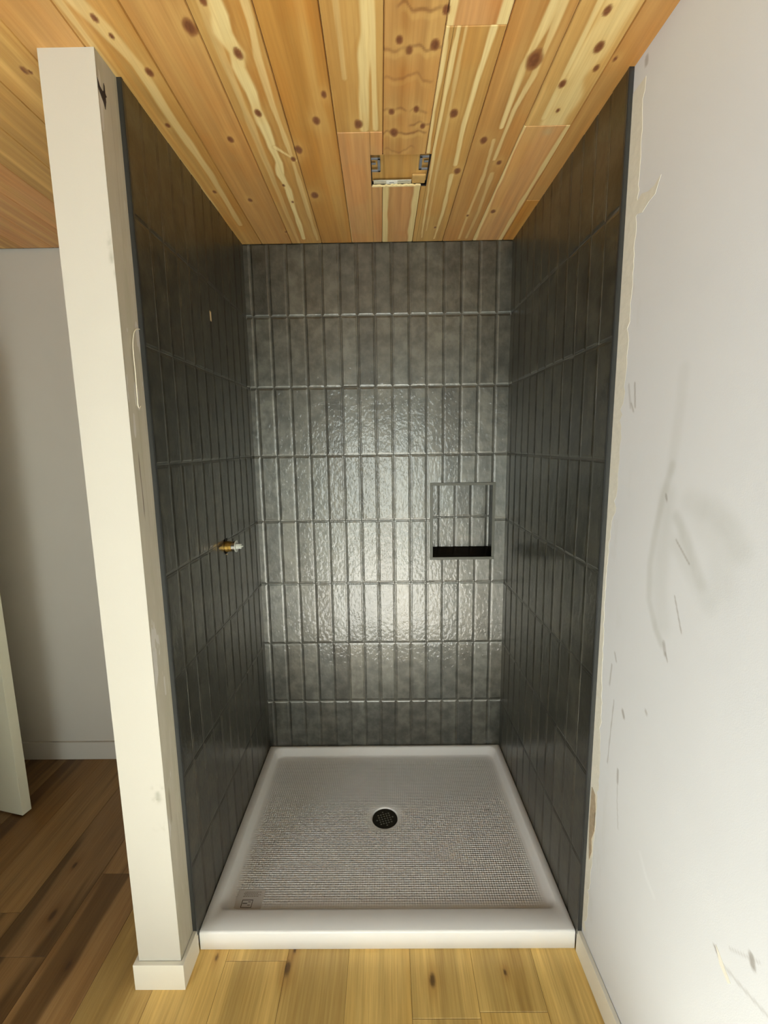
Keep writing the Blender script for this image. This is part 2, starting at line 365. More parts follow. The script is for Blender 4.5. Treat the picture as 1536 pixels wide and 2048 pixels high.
def wood_paint(x, y, base, style, seed):
    """albedo of cedar at ceiling coordinates: growth bands, sapwood, knots"""
    wx = x.copy(); wy = y
    for (kx, ky, r) in KN:                       # the grain flows round each knot
        d2 = ((x - kx) / 0.018) ** 2 + ((y - ky) / 0.05) ** 2
        wx = wx + (x - kx) * -0.55 * np.exp(-d2)
    g = fbm(wx * 62, wy * 1.6, seed, 4); g2 = fbm(wx * 24, wy * 0.9, seed + 5, 3); g3 = fbm(wx * 9, wy * 6.0, seed + 9, 3)
    c = np.repeat(lin(Cb[base])[None, :], len(x), 0)
    c = c * (0.80 + 0.40 * g)[:, None]
    c = lerp(c, c * np.array([0.90, 0.80, 0.66]), sstep(0.5, 0.78, g2) * 0.75)
    c = lerp(c, YEL[None, :], sstep(0.55, 0.8, 1 - g2) * 0.38)
    c = lerp(c, c * np.array([1.04, 0.92, 0.80]), sstep(0.5, 0.75, g3) * 0.6)
    if style == 'L':
        t = (x + SK * y - PX0) / PW; t = t - np.floor(t)
        b = sstep(0.10, 0.03, np.abs(t - 0.35 + 0.08 * (g3 - .5))) + 0.7 * sstep(0.07, 0.02, np.abs(t - 0.75 + 0.1 * (g3 - .5)))
        c = lerp(c, YEL[None, :] * 1.05, np.clip(b, 0, 1) * 0.6)
    if style == 'K':                             # rough, wavy figure with dark cross checks
        band = np.exp(-((x - 0.676) / 0.010) ** 2)
        c = lerp(c, c * np.array([0.72, 0.62, 0.50]), np.clip(band * (0.35 + 0.7 * g3), 0, 1))
        for (yy, x0, x1, s_) in ((-0.705, .618, .75, 1.0), (-0.795, .62, .69, .7), (-0.79, .70, .745, .7), (-0.98, .62, .69, .7), (-0.985, .69, .765, 1.0), (-0.74, .70, .76, .8), (-0.90, .63, .75, .5), (-1.08, .66, .76, .8), (-0.63, .63, .72, .45)):
            q = np.abs(y - yy - 0.016 * (vn(x * 55, x * 0 + yy * 10, 3) - .5) * 2)
            m = sstep(0.007, 0.0015, q) * sstep(x0 - .006, x0 + .006, x) * sstep(x1 + .006, x1 - .006, x)
            c = lerp(c, KRING[None, :] * 0.8, m * s_ * 0.75)
            q2 = np.abs(y - yy - 0.014 - 0.016 * (vn(x * 55, x * 0 + yy * 10, 3) - .5) * 2)
            c = lerp(c, YEL[None, :], sstep(0.012, 0.003, q2) * sstep(x0, x0 + .02, x) * sstep(x1, x1 - .02, x) * 0.4 * s_)
    if style in ST:
        for pts, w0, w1, s_ in ST[style]:
            d, p = segdist(x, y, pts); hw = (w0 + (w1 - w0) * p) * (0.72 + 0.75 * (vn(x * 20, y * 14, 11)))
            m = sstep(hw * 1.25, hw * 0.72, d) * s_
            c = lerp(c, PALE[None, :] * (0.92 + 0.12 * g)[:, None], m)
            c = lerp(c, c * np.array([0.80, 0.66, 0.48]), sstep(hw * 0.6, 0, np.abs(d - hw * 1.45)) * 0.45 * s_)
    for (kx, ky, r) in KN:
        R = r * 0.00115; near = (np.abs(x - kx) < 0.06) & (np.abs(y - ky) < 0.12)
        if not near.any(): continue
        rr = np.hypot((x - kx), (y - ky) * 0.62) * (1 + 0.25 * (vn(x * 90, y * 60, int(r) + 2) - .5))
        halo = np.exp(-(rr / (R * 2.6)) ** 2) * near
        c = lerp(c, YEL[None, :] * 0.98, halo * 0.42)
        c = lerp(c, KRING[None, :], sstep(R * 1.35, R * 0.95, rr) * near * 0.9)
        c = lerp(c, KNOT[None, :] * (0.8 + 0.7 * vn(x * 300, y * 200, 5))[:, None], sstep(R * 0.95, R * 0.6, rr) * near * 0.85)
    # one pale green smear
    c = lerp(c, lin((186, 190, 150))[None, :], 0.7 * np.exp(-(((x - 1.098) / .013) ** 2 + ((y + .695) / .017) ** 2)) * (x * 0 + vn(x * 70, y * 70, 8)))
    c = c * np.where(y < -1.75, 0.22, 0.95)[:, None]       # out-of-view boards darkened in colour to cut the light they bounce
    return np.clip(c, 0.01, 0.95)
HOLE_C = (0.586, 0.774, -0.605, -0.432)          # cut through the planks
def build_ceiling():
    V = []; Fc = []; Cc = []; base = 0
    def grid(xs, ys, col, style, seed, us, e0, e1, f0, f1):
        nonlocal base
        X, Y = np.meshgrid(xs, ys); xf, yf = X.ravel(), Y.ravel()
        c = wood_paint(xf, yf, col, style, seed)
        nx, ny = len(xs), len(ys)
        z = np.full(X.shape, CEIL)
        if e0: z[:, 0] += 0.004; 
        if e1: z[:, -1] += 0.004
        if f0: z[0, :] += 0.004
        if f1: z[-1, :] += 0.004
        X = X - SK * Y                            # skew
        V.append(np.stack([X.ravel(), Y.ravel(), z.ravel()], 1)); Cc.append(c)
        idx = np.arange(nx * ny).reshape(ny, nx) + base
        a = np.stack([idx[:-1, :-1], idx[:-1, 1:], idx[1:, 1:], idx[1:, :-1]], -1).reshape(-1, 4)
        Fc.append(a); base += nx * ny
    for k, pcs in cols_c.items():
        x0 = PX0 + k * PW; x1 = x0 + PW
        for j, (ya, yb, col, style) in enumerate(pcs):
            seed = (k * 7 + j * 31) % 97
            yb = max(yb, -4.95)
            for (a0, a1, b0, b1) in subtract([(x0, x1, yb, ya)], (HOLE_C[0] + SK * -0.52, HOLE_C[1] + SK * -0.52, HOLE_C[2], HOLE_C[3])):
                fine = k >= -3
                def xs_():
                    n = max(3, int((a1 - a0) / (0.0028 if fine else 0.006)))
                    q = list(np.linspace(a0 + 0.0022, a1 - 0.0022, n))
                    return [a0 + 0.0004] + q + [a1 - 0.0004]
                def ys_():
                    q = [];y = b1 - 0.0004; q = [y, y - 0.0016]; y -= 0.0016
                    while y > b0 + 0.002:
                        st = (0.0045 if fine else 0.012) if y > -1.25 else 0.05
                        y -= st
                        if y > b0 + 0.002: q.append(y)
                    q += [b0 + 0.0018, b0 + 0.0004]; return q
                xs = np.array(xs_()); ys = np.array(ys_())
                # geometry x is skewed back afterwards, so pattern coordinates add it here
                grid2(xs, ys, col, style, seed, V, Fc, Cc, [base], (abs(a0 - x0) < 1e-6, abs(a1 - x1) < 1e-6, abs(b1 - ya) < 1e-6, abs(b0 - yb) < 1e-6))
                base += len(xs) * len(ys)
    V = np.concatenate(V); Fc = np.concatenate(Fc); Cc = np.concatenate(Cc)
    o = mesh('ceiling', V, Fc, M_CEIL); colattr(o, Cc)
    return o
def grid2(xs, ys, col, style, seed, V, Fc, Cc, base, e):
    X, Y = np.meshgrid(xs, ys); XX = X - SK * Y   # world x
    c = wood_paint(XX.ravel(), Y.ravel(), col, style, seed)
    z = np.full(X.shape, CEIL)
    if e[0]: z[:, 0] += 0.004
    if e[1]: z[:, -1] += 0.004
    if e[2]: z[0, :] += 0.003
    if e[3]: z[-1, :] += 0.003
    nx, ny = len(xs), len(ys); V.append(np.stack([XX.ravel(), Y.ravel(), z.ravel()], 1)); Cc.append(c)
    idx = np.arange(nx * ny).reshape(ny, nx) + base[0]
    Fc.append(np.stack([idx[:-1, :-1], idx[:-1, 1:], idx[1:, 1:], idx[1:, :-1]], -1).reshape(-1, 4))
ceiling = struct(build_ceiling())
# solid backing above the planks, open over the cut-out
bk = [(a0, a1, b0, b1, CEIL + 0.0045, CEIL + 0.03) for a0, a1, b0, b1 in subtract([(-2.45, 1.36, -4.95, 0.13)], HOLE_C)]
boxes('plank_backing', bk, M_MARK, ceiling)

# ------------------------------------------------------------------ cut-out in the ceiling
hx0, hx1, hy0, hy1 = HOLE_C
op = empty('ceiling_cutout', ((hx0 + hx1) / 2, (hy0 + hy1) / 2, CEIL + 0.03))
ident(op, 'rectangular light opening cut through the cedar ceiling with metal clips in its ends', 'ceiling opening')
# board above: wood with its own grain
nx, ny = 60, 50; gx = np.linspace(hx0, hx1, nx); gy = np.linspace(hy0, hy1, ny); X, Y = np.meshgrid(gx, gy)
V = np.stack([X.ravel(), Y.ravel(), np.full(X.size, CEIL + 0.018)], 1)
idx = np.arange(nx * ny).reshape(ny, nx); F = np.stack([idx[:-1, :-1], idx[1:, :-1], idx[1:, 1:], idx[:-1, 1:]], -1).reshape(-1, 4)
bb = mesh('backing_board', V, F[:, ::-1], M_CEIL); put(bb, op)
cc = wood_paint(X.ravel(), Y.ravel(), 'gd', 0, 44)
st_ = np.clip(np.exp(-((X.ravel() - 0.628) / .004) ** 2) + .6 * np.exp(-((X.ravel() - 0.612) / .003) ** 2), 0, 1)
cc = lerp(cc, cc * np.array([.62, .55, .40]), st_ * 0.8); colattr(bb, cc * 1.12)
put(boxes('opening_side', [(hx0, hx0 + .002, hy0, hy1, CEIL + .002, CEIL + .018), (hx1 - .002, hx1, hy0, hy1, CEIL + .002, CEIL + .018), (hx0, hx1, hy0 - .002, hy0, CEIL + .002, CEIL + .018), (hx0, hx1, hy1, hy1 + .002, CEIL + .002, CEIL + .018)], M_MARK), op)
def clip(x, s, y):
    """square loop clip whose open side meets the end of the opening"""
    z0, z1 = CEIL + 0.004, CEIL + 0.0075; w = 0.009; d = 0.029
    B = [(x, x + s * d, y - 0.036, y - 0.036 + w, z0, z1), (x, x + s * d, y + 0.036 - w, y + 0.036, z0, z1), (x + s * (d - w), x + s * d, y - 0.036, y + 0.036, z0, z1),
         (x, x + s * d * .5, y - .004, y + .004, z0 + .004, z1 + .003)]
    B = [(min(a, b), max(a, b), *r) for a, b, *r in B]
    o = boxes('metal_clip', B, M_CLIP, bevel=0.001); o['label'] = 'grey metal clip'; return put(o, op)
clip(hx0 + 0.002, 1, -0.545); clip(hx1 - 0.004, -1, -0.552)
put(boxes('wood_filler', [(hx0 + .137, hx1 - .006, hy1 - .045, hy1 + .001, CEIL + .009, CEIL + .016)], m_plain('filler_cedar', srgb(206, 166, 100), .7, nscale=40, var=.2), bevel=.001), op)
fo = boxes('foil_strip', [(hx0 + .006, hx0 + .135, hy1 - .026, hy1 - .006, CEIL + .006, CEIL + .008)], M_FOIL, bevel=.0006); put(fo, op); fo['label'] = 'silver foil strip'
stk = boxes('sticker', [(hx0 + .05, hx0 + .088, hy1 - .024, hy1 - .008, CEIL + .0045, CEIL + .0058)], M_WHITE); put(stk, op); stk['label'] = 'white sticker'
put(boxes('sticker_print', [(hx0 + .060, hx0 + .076, hy1 - .017, hy1 - .013, CEIL + .0041, CEIL + .0045)], M_CLIP), op).parent = stk
bpy.data.objects['sticker_print'].matrix_parent_inverse = Matrix.Identity(4); stk.matrix_parent_inverse = Matrix.Translation(-op.location)
V = []; F = []; rs = random.Random(3); n = 24
for i in range(n + 1):
    x = hx0 + (hx1 - hx0 - .02) * i / n; j = rs.uniform(0, .006)
    for (yy, zz) in ((hy1 + .001, CEIL - .0006), (hy1 - .002 - j, CEIL - .0006), (hy1 - .002 - j, CEIL + .005)): V.append((x, yy, zz))
for i in range(n):
    for k in range(2): F.append((i * 3 + k, i * 3 + k + 1, i * 3 + k + 4, i * 3 + k + 3))
sp = mesh('splintered_edge', V, F, m_plain('raw_splinter', srgb(244, 222, 166), 0.8, var=.15, nscale=150)); put(sp, op); sp['label'] = 'splintered pale wood edge'

# ================================================================== FLOOR
FW = 0.195; FX0 = -0.100
FK = [(0.296, -0.957, 10), (0.746, -0.991, 9), (0.972, -0.972, 4), (-0.566, -0.794, 11), (-0.618, -0.604, 7), (0.062, -0.928, 5), (0.309, -0.907, 5), (-0.40, -0.95, 7)]
_fc = {-8: (120, 92, 58), -7: (150, 118, 74), -6: (138, 110, 72), -5: (150, 114, 66), -4: (166, 132, 84), -3: (158, 126, 84), -2: (176, 140, 92), -1: (166, 132, 90), 0: (216, 178, 112), 1: (222, 184, 114), 2: (220, 184, 118), 3: (226, 188, 116), 4: (218, 182, 112), 5: (222, 186, 114), 6: (222, 186, 114)}  # left planks carry the shade there, front planks the stronger light, as colour
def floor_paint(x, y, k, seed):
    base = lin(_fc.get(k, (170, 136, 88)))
    base = base * (0.9 if k < -1 else 0.5) + lin((120, 94, 60) if k < -1 else (232, 204, 124)) * (0.1 if k < -1 else 0.5)  # shade at left and light at front mixed into the plank colour
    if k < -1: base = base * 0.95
    wx = x.copy()
    for (kx, ky, r) in FK:
        d2 = ((x - kx) / 0.030) ** 2 + ((y - ky) / 0.075) ** 2
        wx = wx + (x - kx) * -0.6 * np.exp(-d2)
    g = fbm(wx * 42, y * 1.5, seed, 4); g2 = fbm(wx * 13, y * 0.9, seed + 5, 3); g3 = fbm(wx * 7, y * 2.2, seed + 9, 3)
    c = np.repeat(base[None, :], len(x), 0) * (0.82 + 0.36 * g)[:, None]
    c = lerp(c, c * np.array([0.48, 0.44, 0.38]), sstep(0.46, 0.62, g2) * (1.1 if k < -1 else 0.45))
    c = lerp(c, c * np.array([1.12, 1.10, 1.0]), sstep(0.55, 0.8, 1 - g2) * 0.6)
    c = lerp(c, c * np.array([0.78, 0.68, 0.52]), sstep(0.52, 0.72, g3) * 0.45)
    for (kx, ky, r) in FK:
        R = r * 0.0012
        rr = np.hypot((x - kx), (y - ky) * 0.45) * (1 + 0.5 * (vn(x * 60, y * 30, int(r)) - .5))
        c = lerp(c, c * np.array([0.66, 0.52, 0.36]), np.exp(-(rr / (R * 2.2)) ** 2) * 0.75)
        c = lerp(c, lin((66, 44, 26))[None, :], sstep(R, R * 0.4, rr) * 0.8)
    return np.clip(c, 0.01, 0.9)
def build_floor():
    V = []; Fc = []; Cc = []; base = 0; rr = random.Random(11)
    for k in range(-12, 8):
        x0 = FX0 + k * FW; x1 = x0 + FW
        cuts = [0.02]; y = -rr.uniform(0.25, 1.1)
        if k == 0: y = -1.6
        if k == -2: y = -0.64
        while y > -4.9: cuts.append(y); y -= 1.22
        cuts.append(-4.95)
        for j in range(len(cuts) - 1):
            b1, b0 = cuts[j], cuts[j + 1]
            fine = k >= -8; 
            n = 46 if fine else 20
            xs = np.array([x0 + 0.0003, x0 + 0.0013] + list(np.linspace(x0 + .004, x1 - .004, n)) + [x1 - 0.0013, x1 - 0.0003])
            ys = [b1 - .0003, b1 - .0015]; yy = b1 - .0015
            while yy > b0 + .012:
                yy -= (0.007 if fine else .02) if yy > -1.3 else 0.05
                if yy > b0 + .004: ys.append(yy)
            ys += [b0 + .0015, b0 + .0003]; ys = np.array(ys)
            X, Y = np.meshgrid(xs, ys); z = np.zeros(X.shape)
            z[:, 0] = z[:, -1] = z[0, :] = z[-1, :] = -0.0012
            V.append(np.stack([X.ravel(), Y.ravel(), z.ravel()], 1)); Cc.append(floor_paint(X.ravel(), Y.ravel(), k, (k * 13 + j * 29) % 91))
            nx, ny = len(xs), len(ys); idx = np.arange(nx * ny).reshape(ny, nx) + base
            Fc.append(np.stack([idx[:-1, :-1], idx[1:, :-1], idx[1:, 1:], idx[:-1, 1:]], -1).reshape(-1, 4)); base += nx * ny
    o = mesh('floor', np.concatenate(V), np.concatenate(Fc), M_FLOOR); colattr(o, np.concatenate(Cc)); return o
floor = struct(build_floor())
boxes('subfloor', [(-2.45, 1.46, -4.95, 0.02, -0.05, -0.0013)], M_MARK, floor)

boxes('bounce_sheet', [(-0.78, 1.16, -4.88, -1.36, 0.0003, 0.0015)], m_plain('pale_bounce_sheet', srgb(224, 224, 214), 0.6, nscale=6), floor)  # unseen sheet added to bounce white sunlight up from the floor
# ================================================================== WALLS
# niche opening in the alcove's back wall
NX0, NX1, NZ0, NZ1 = 0.830, 1.140, 1.058, 1.433
rects = subtract([(XL + .05, 1.46, 0.0, CEIL + .05)], (NX0, NX1, NZ0, NZ1))
B = [(a, b, T, 0.14, c, d) for a, b, c, d in rects] + [(-2.45, XL + .05, T, 0.14, 0, CEIL + .05)]
wall_back = struct(boxes('wall_back', B, M_WALL))

# tiles -------------------------------------------------------------
TP = 0.0785; RP = 0.3119; Z1 = 2.1922; GR = 0.0006
def prof(d):
    """height lost towards a tile's edge at distance d"""
    q = np.clip((d - 0.0048) / 0.0042, 0, 1); q = q * q * (3 - 2 * q)
    return np.where(d < 0.0009, 0.0025 - 0.0010 * d / 0.0009, 0.0015 - 0.0003 * np.clip((d - .0009) / .004, 0, 1) - 0.0012 * q)
BR = [0, 0.0003, 0.0009, 0.0014, 0.003, 0.0046, 0.0056, 0.0068, 0.0080, 0.0092, 0.0105]
def tile_field(name, org, du, dn, L, ulines, holes, mats, z0=ZPAN - .01, z1=CEIL, seed=1, zrows=None):
    """du: unit vector along the wall, dn: outward normal; u from 0 to L"""
    rr = random.Random(seed); org = np.array(org); du = np.array(du); dn = np.array(dn)
    V = []; Fc = []; Cc = []; base = 0
    rows = zrows or [CEIL + .006] + [Z1 - i * RP for i in range(7)] + [Z1 - 7 * RP]
    flip = np.dot(np.cross(du, (0, 0, 1)), dn) < 0
    for ri in range(len(rows) - 1):
        zt, zb = rows[ri] - GR, rows[ri + 1] + GR
        for ui in range(len(ulines) - 1):
            ua, ub = ulines[ui] + GR, ulines[ui + 1] - GR
            val = min(1.22, max(.8, rr.gauss(1.0, 0.10))); tint = rr.gauss(0.006, 0.012); tu = rr.gauss(0, 0.0045); tz = rr.gauss(0, 0.0030); wob = rr.random() * 50
            parts = [(max(ua, 0.0), min(ub, L), max(zb, z0), min(zt, z1))]
            if parts[0][1] - parts[0][0] < .002: continue
            for h in holes: parts = subtract(parts, h)
            for (a, b, c, d) in parts:
                if b - a < .0015 or d - c < .0015: continue
                def axis(lo, hi, LO, HI, step):
                    q = set([lo, hi])
                    for t in BR:
                        for p in (LO + t, HI - t):
                            if lo < p < hi: q.add(p)
                    m = lo + .011
                    while m < hi - .002: q.add(m); m += step
                    q = sorted(q); r = [q[0]]
                    for p in q[1:]:
                        if p - r[-1] > 1e-5: r.append(p)
                    return np.array(r)
                us = axis(a, b, ua, ub, .014); zs = axis(c, d, zb, zt, .03)
                U, Z = np.meshgrid(us, zs)
                du_ = np.minimum(U - ua, ub - U); dz_ = np.minimum(Z - zb, zt - Z)
                h = -(np.maximum(prof(du_), prof(dz_))) + (U - (ua + ub) / 2) * tu + (Z - (zb + zt) / 2) * tz
                h += 0.0005 * (vn(U * 22 + wob, Z * 12 + wob, 2) - .5)
                P = org[None, :] + U.ravel()[:, None] * du[None, :] + h.ravel()[:, None] * dn[None, :]
                P[:, 2] = Z.ravel()
                V.append(P); Cc.append(np.repeat([[val * (1 + tint), val, val * (1 - tint)]], U.size, 0))
                nx, ny = len(us), len(zs); idx = np.arange(nx * ny).reshape(ny, nx) + base
                q = np.stack([idx[:-1, :-1], idx[:-1, 1:], idx[1:, 1:], idx[1:, :-1]], -1).reshape(-1, 4)
                Fc.append(q if not flip else q[:, ::-1]); base += nx * ny
    nt = sum(len(f) for f in Fc)
    gr = [(0.0, L, z0, z1)]
    for h in holes: gr = subtract(gr, h)
    for (a, b, c, d) in gr:
        P = [org + du * u + dn * -0.0024 for u in (a, b)]
        V.append(np.array([[*P[0][:2], c], [*P[1][:2], c], [*P[1][:2], d], [*P[0][:2], d]])); Cc.append(np.ones((4, 3)))
        q = np.array([[0, 1, 2, 3]]) + base; Fc.append(q if not flip else q[:, ::-1]); base += 4
    V = np.concatenate(V); Fc = np.concatenate(Fc)
    o = mesh(name, V, Fc, list(mats), smooth=True, mi=[0] * nt + [1] * (len(Fc) - nt)); colattr(o, np.concatenate(Cc), 'tilev')
    return o
ul = [0.0295 + TP * (i - 1) for i in range(17)]
t_back = tile_field('wall_tile', (0, 0, 0), (1, 0, 0), (0, -1, 0), W, ul, [(NX0, NX1, NZ0, NZ1)], (M_TILE, M_GROUT), seed=4)
t_back.parent = wall_back

# left side: partition with painted end --------------------------------
wall_left = struct(boxes('wall_left', [(XL, -T, YC + 0.0008, T, 0, CEIL)], M_WALL))
VALVE = (-0.438, 1.236); PIPE = (-0.436, 2.083)
lh = [(VALVE[0] - .022, VALVE[0] + .023, VALVE[1] - .028, VALVE[1] + .030), (PIPE[0] - .008, PIPE[0] + .008, PIPE[1] - .020, PIPE[1] + .016)]
# u measured from the back towards the room
lh_u = [(-b, -a, c, d) for a, b, c, d in lh]
ul2 = [DEP - TP * (12 - i) for i in range(13)]
t_left = tile_field('wall_tile', (0, 0, 0), (0, -1, 0), (1, 0, 0), DEP, ul2, lh_u, (M_TILE, M_GROUT), seed=9); t_left.parent = wall_left
eb = [(-T + .0002, -.0006, -DEP - .0012, -DEP + .003, ZPAN, CEIL), (-.0014, .0006, -DEP - .0012, -DEP + .006, ZPAN, CEIL)]
et = boxes('tile_edge_trim', eb, M_EDGE, wall_left); et['label'] = 'dark metal tile edge strip'
# painted end of the partition: a fine skin so that scuffs can be coloured in
def painted_grid(name, P, us, vs, fn, mat, parent):
    U, Vv = np.meshgrid(us, vs); pts = P(U.ravel(), Vv.ravel()); nx, ny = len(us), len(vs)
    idx = np.arange(nx * ny).reshape(ny, nx); F = np.stack([idx[:-1, :-1], idx[:-1, 1:], idx[1:, 1:], idx[1:, :-1]], -1).reshape(-1, 4)
    o = mesh(name, pts, F, mat, smooth=True); colattr(o, fn(U.ravel(), Vv.ravel())); o.parent = parent; return o
def mixc(c, col, m): return c * (1 - m)[:, None] + np.array(col)[None, :] * m[:, None]
def end_fn(x, z):
    c = np.ones((len(x), 3)); n = fbm(x * 60, z * 40, 3, 3)
    for (px, pz, rx, rz, s) in ((-0.033, .667, .014, .006, .5), (-0.033, .645, .008, .02, .45), (-0.040, .63, .016, .006, .4), (-.022, .55, .012, .010, .4), (-.03, .535, .02, .006, .3), (-.018, 2.10, .006, .02, .45), (-.018, 2.06, .005, .015, .45), (-.012, 2.03, .004, .01, .4)):
        m = np.exp(-(((x - px) / rx) ** 2 + ((z - pz) / rz) ** 2)) * sstep(.35, .6, n) * s; c = mixc(c, (.55, .55, .5), np.clip(m * 1.6, 0, 1))
    return c
def jamb_fn(y, z):
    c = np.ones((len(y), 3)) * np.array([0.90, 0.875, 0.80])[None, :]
    n = fbm(y * 35, z * 5, 5, 4); n2 = fbm(y * 90, z * 14, 9, 3)
    c = mixc(c, (.80, .79, .66), sstep(.45, .7, n) * .5)
    c = mixc(c, (.98, .97, .90), sstep(.60, .72, n2) * .5)
    e = np.abs(y + DEP + .012 + .006 * vn(z * 7, z * 0, 3)); c = mixc(c, (1.0, .99, .90), sstep(.003, .0005, e) * .6)
    e2 = np.abs(y + .953 + .005 * vn(z * 9, z * 0, 8)); c = mixc(c, (.68, .62, .52), sstep(.0022, .0004, e2) * .5 * sstep(.5, .65, vn(z * 5, z * 0, 2)))
    m = sstep(.0025, .001, np.abs(y + .975 + (z - 1.55) * .02)) * sstep(1.42, 1.46, z) * sstep(1.62, 1.58, z); c = mixc(c, (.28, .22, .2), m * .9)
    m = sstep(.006, .003, np.abs(y + .982)) * sstep(.53, .55, z) * sstep(.66, .62, z); c = mixc(c, (.5, .44, .38), m * .6)
    return c
xs = np.linspace(XL, -T, 46); zs = np.linspace(0, CEIL, 500)
painted_grid('painted_face', lambda u, v: np.stack([u, np.full(u.size, YC - 0.0002) + .0006 * (vn(u * 20, v * 4, 3) - .5), v], 1), xs, zs, end_fn, M_COL, wall_left)
ys = np.linspace(YC, -DEP - .0005, 44)
painted_grid('drywall_return', lambda u, v: np.stack([np.full(u.size, -T + .0003) + .0012 * (fbm(u * 30, v * 6, 6) - .5) * (u > YC + .003), u, v], 1), ys, zs, jamb_fn, M_COL, wall_left)
# dark torn mark near the top of the return
mk = [(-0.963, 2.453), (-0.958, 2.446), (-0.962, 2.427), (-0.956, 2.419), (-0.950, 2.413), (-0.958, 2.406), (-0.957, 2.392), (-0.966, 2.360), (-0.972, 2.378), (-0.986, 2.395), (-1.000, 2.412), (-1.0005, 2.445), (-0.990, 2.425), (-0.975, 2.417), (-0.966, 2.424)]
def flake(name, pts, mapf, th, mat, parent):
    bm = bmesh.new(); a = [bm.verts.new(mapf(p, q, th)) for p, q in pts]; b = [bm.verts.new(mapf(p, q, -.001)) for p, q in pts]
    n = len(pts); bm.faces.new(a)
    for i in range(n): bm.faces.new((a[i], b[i], b[(i + 1) % n], a[(i + 1) % n]))
    bmesh.ops.triangulate(bm, faces=[f for f in bm.faces if len(f.verts) > 4]); bmesh.ops.recalc_face_normals(bm, faces=bm.faces[:])
    me = bpy.data.meshes.new(name); bm.to_mesh(me); bm.free(); return link(name, me, parent, (mat,))
mk = [(-1.0006 + (y + 1.0005) * .62, 2.418 + (z - 2.41) * .6) for y, z in mk]
o = flake('torn_patch', mk, lambda y, z, t: (-T + .0008 + t, y, z), .0004, M_MARK, wall_left); o['label'] = 'dark torn patch near the ceiling'

# cut-outs in the left tile
vb = [(-T + .0005, -T + .001, VALVE[0] - .022, VALVE[0] + .023, VALVE[1] - .028, VALVE[1] + .030)]  # black plate painted as the unlit depth behind the tile
boxes('hole_shade_back', vb, M_BLACK, wall_left)
pr = empty('pipe_cutout', (0, PIPE[0], PIPE[1])); ident(pr, 'small rectangular shower pipe cut-out high in the left tile wall', 'wall opening')
put(boxes('hole_back', [(-T + .0004, -T + .001, PIPE[0] - .008, PIPE[0] + .008, PIPE[1] - .020, PIPE[1] + .016)], M_BLACK), pr)  # black back stands in for the dark inside the cut-out
o = put(boxes('cut_edge', [(-T + .001, -.001, PIPE[0] + .003, PIPE[0] + .008, PIPE[1] - .020, PIPE[1] + .016), (-T + .001, -.001, PIPE[0] - .008, PIPE[0] + .003, PIPE[1] + .012, PIPE[1] + .016)], M_TAN), pr)
o['label'] = 'pale tan exposed edge'

# right side: painted wall and tile ---------------------------------------
th = math.atan(TAPER); cu, su = math.cos(th), math.sin(th)
LR = DEP / cu
t_name = 'wall_right'
wr = prism('wall_right', [(XW(T), T), (XW(-4.9) + .0, -4.9), (XW(-4.9) + .12, -4.9), (XW(T) + .12, T)], 0, CEIL, M_WALL)
# keep the solid just behind the painted skin
for v in wr.data.vertices: v.co.x += 0.001
wall_right = struct(wr)
ul3 = [LR - TP * (12 - i) for i in range(13)]
t_right = tile_field('wall_tile', (W, 0, 0), (su, -cu, 0), (-cu, -su, 0), LR, ul3, [], (M_TILE, M_GROUT), seed=21); t_right.parent = wall_right
xr = XR(-DEP)
et = boxes('tile_edge_trim', [(xr + .0006, xr + T - .0002, -DEP - .0012, -DEP + .003, ZPAN, CEIL), (xr - .0006, xr + .0014, -DEP - .0012, -DEP + .006, ZPAN, CEIL)], M_EDGE, wall_right); et['label'] = 'dark metal tile edge strip'
SM = {'s1': ([(-1.184, 1.76), (-1.183, 1.7), (-1.177, 1.619), (-1.169, 1.556)], .012, .05, .3),
      's2': ([(-1.173, 1.566), (-1.149, 1.489), (-1.132, 1.407), (-1.122, 1.334), (-1.128, 1.253), (-1.160, 1.195), (-1.185, 1.169)], .008, .05, .6),
      's3': ([(-1.165, 1.50), (-1.160, 1.40), (-1.158, 1.30), (-1.180, 1.22)], .022, .05, .38),
      's4': ([(-1.202, 1.458), (-1.240, 1.411), (-1.285, 1.34)], .011, .05, .6),
      's4b': ([(-1.212, 1.40), (-1.255, 1.36), (-1.31, 1.31)], .018, .05, .35),
      's5': ([(-1.235, 1.495), (-1.30, 1.487), (-1.352, 1.454), (-1.37, 1.428)], .020, .05, .42),
      's6': ([(-1.28, 1.46), (-1.33, 1.42), (-1.34, 1.35)], .025, .05, .25)}
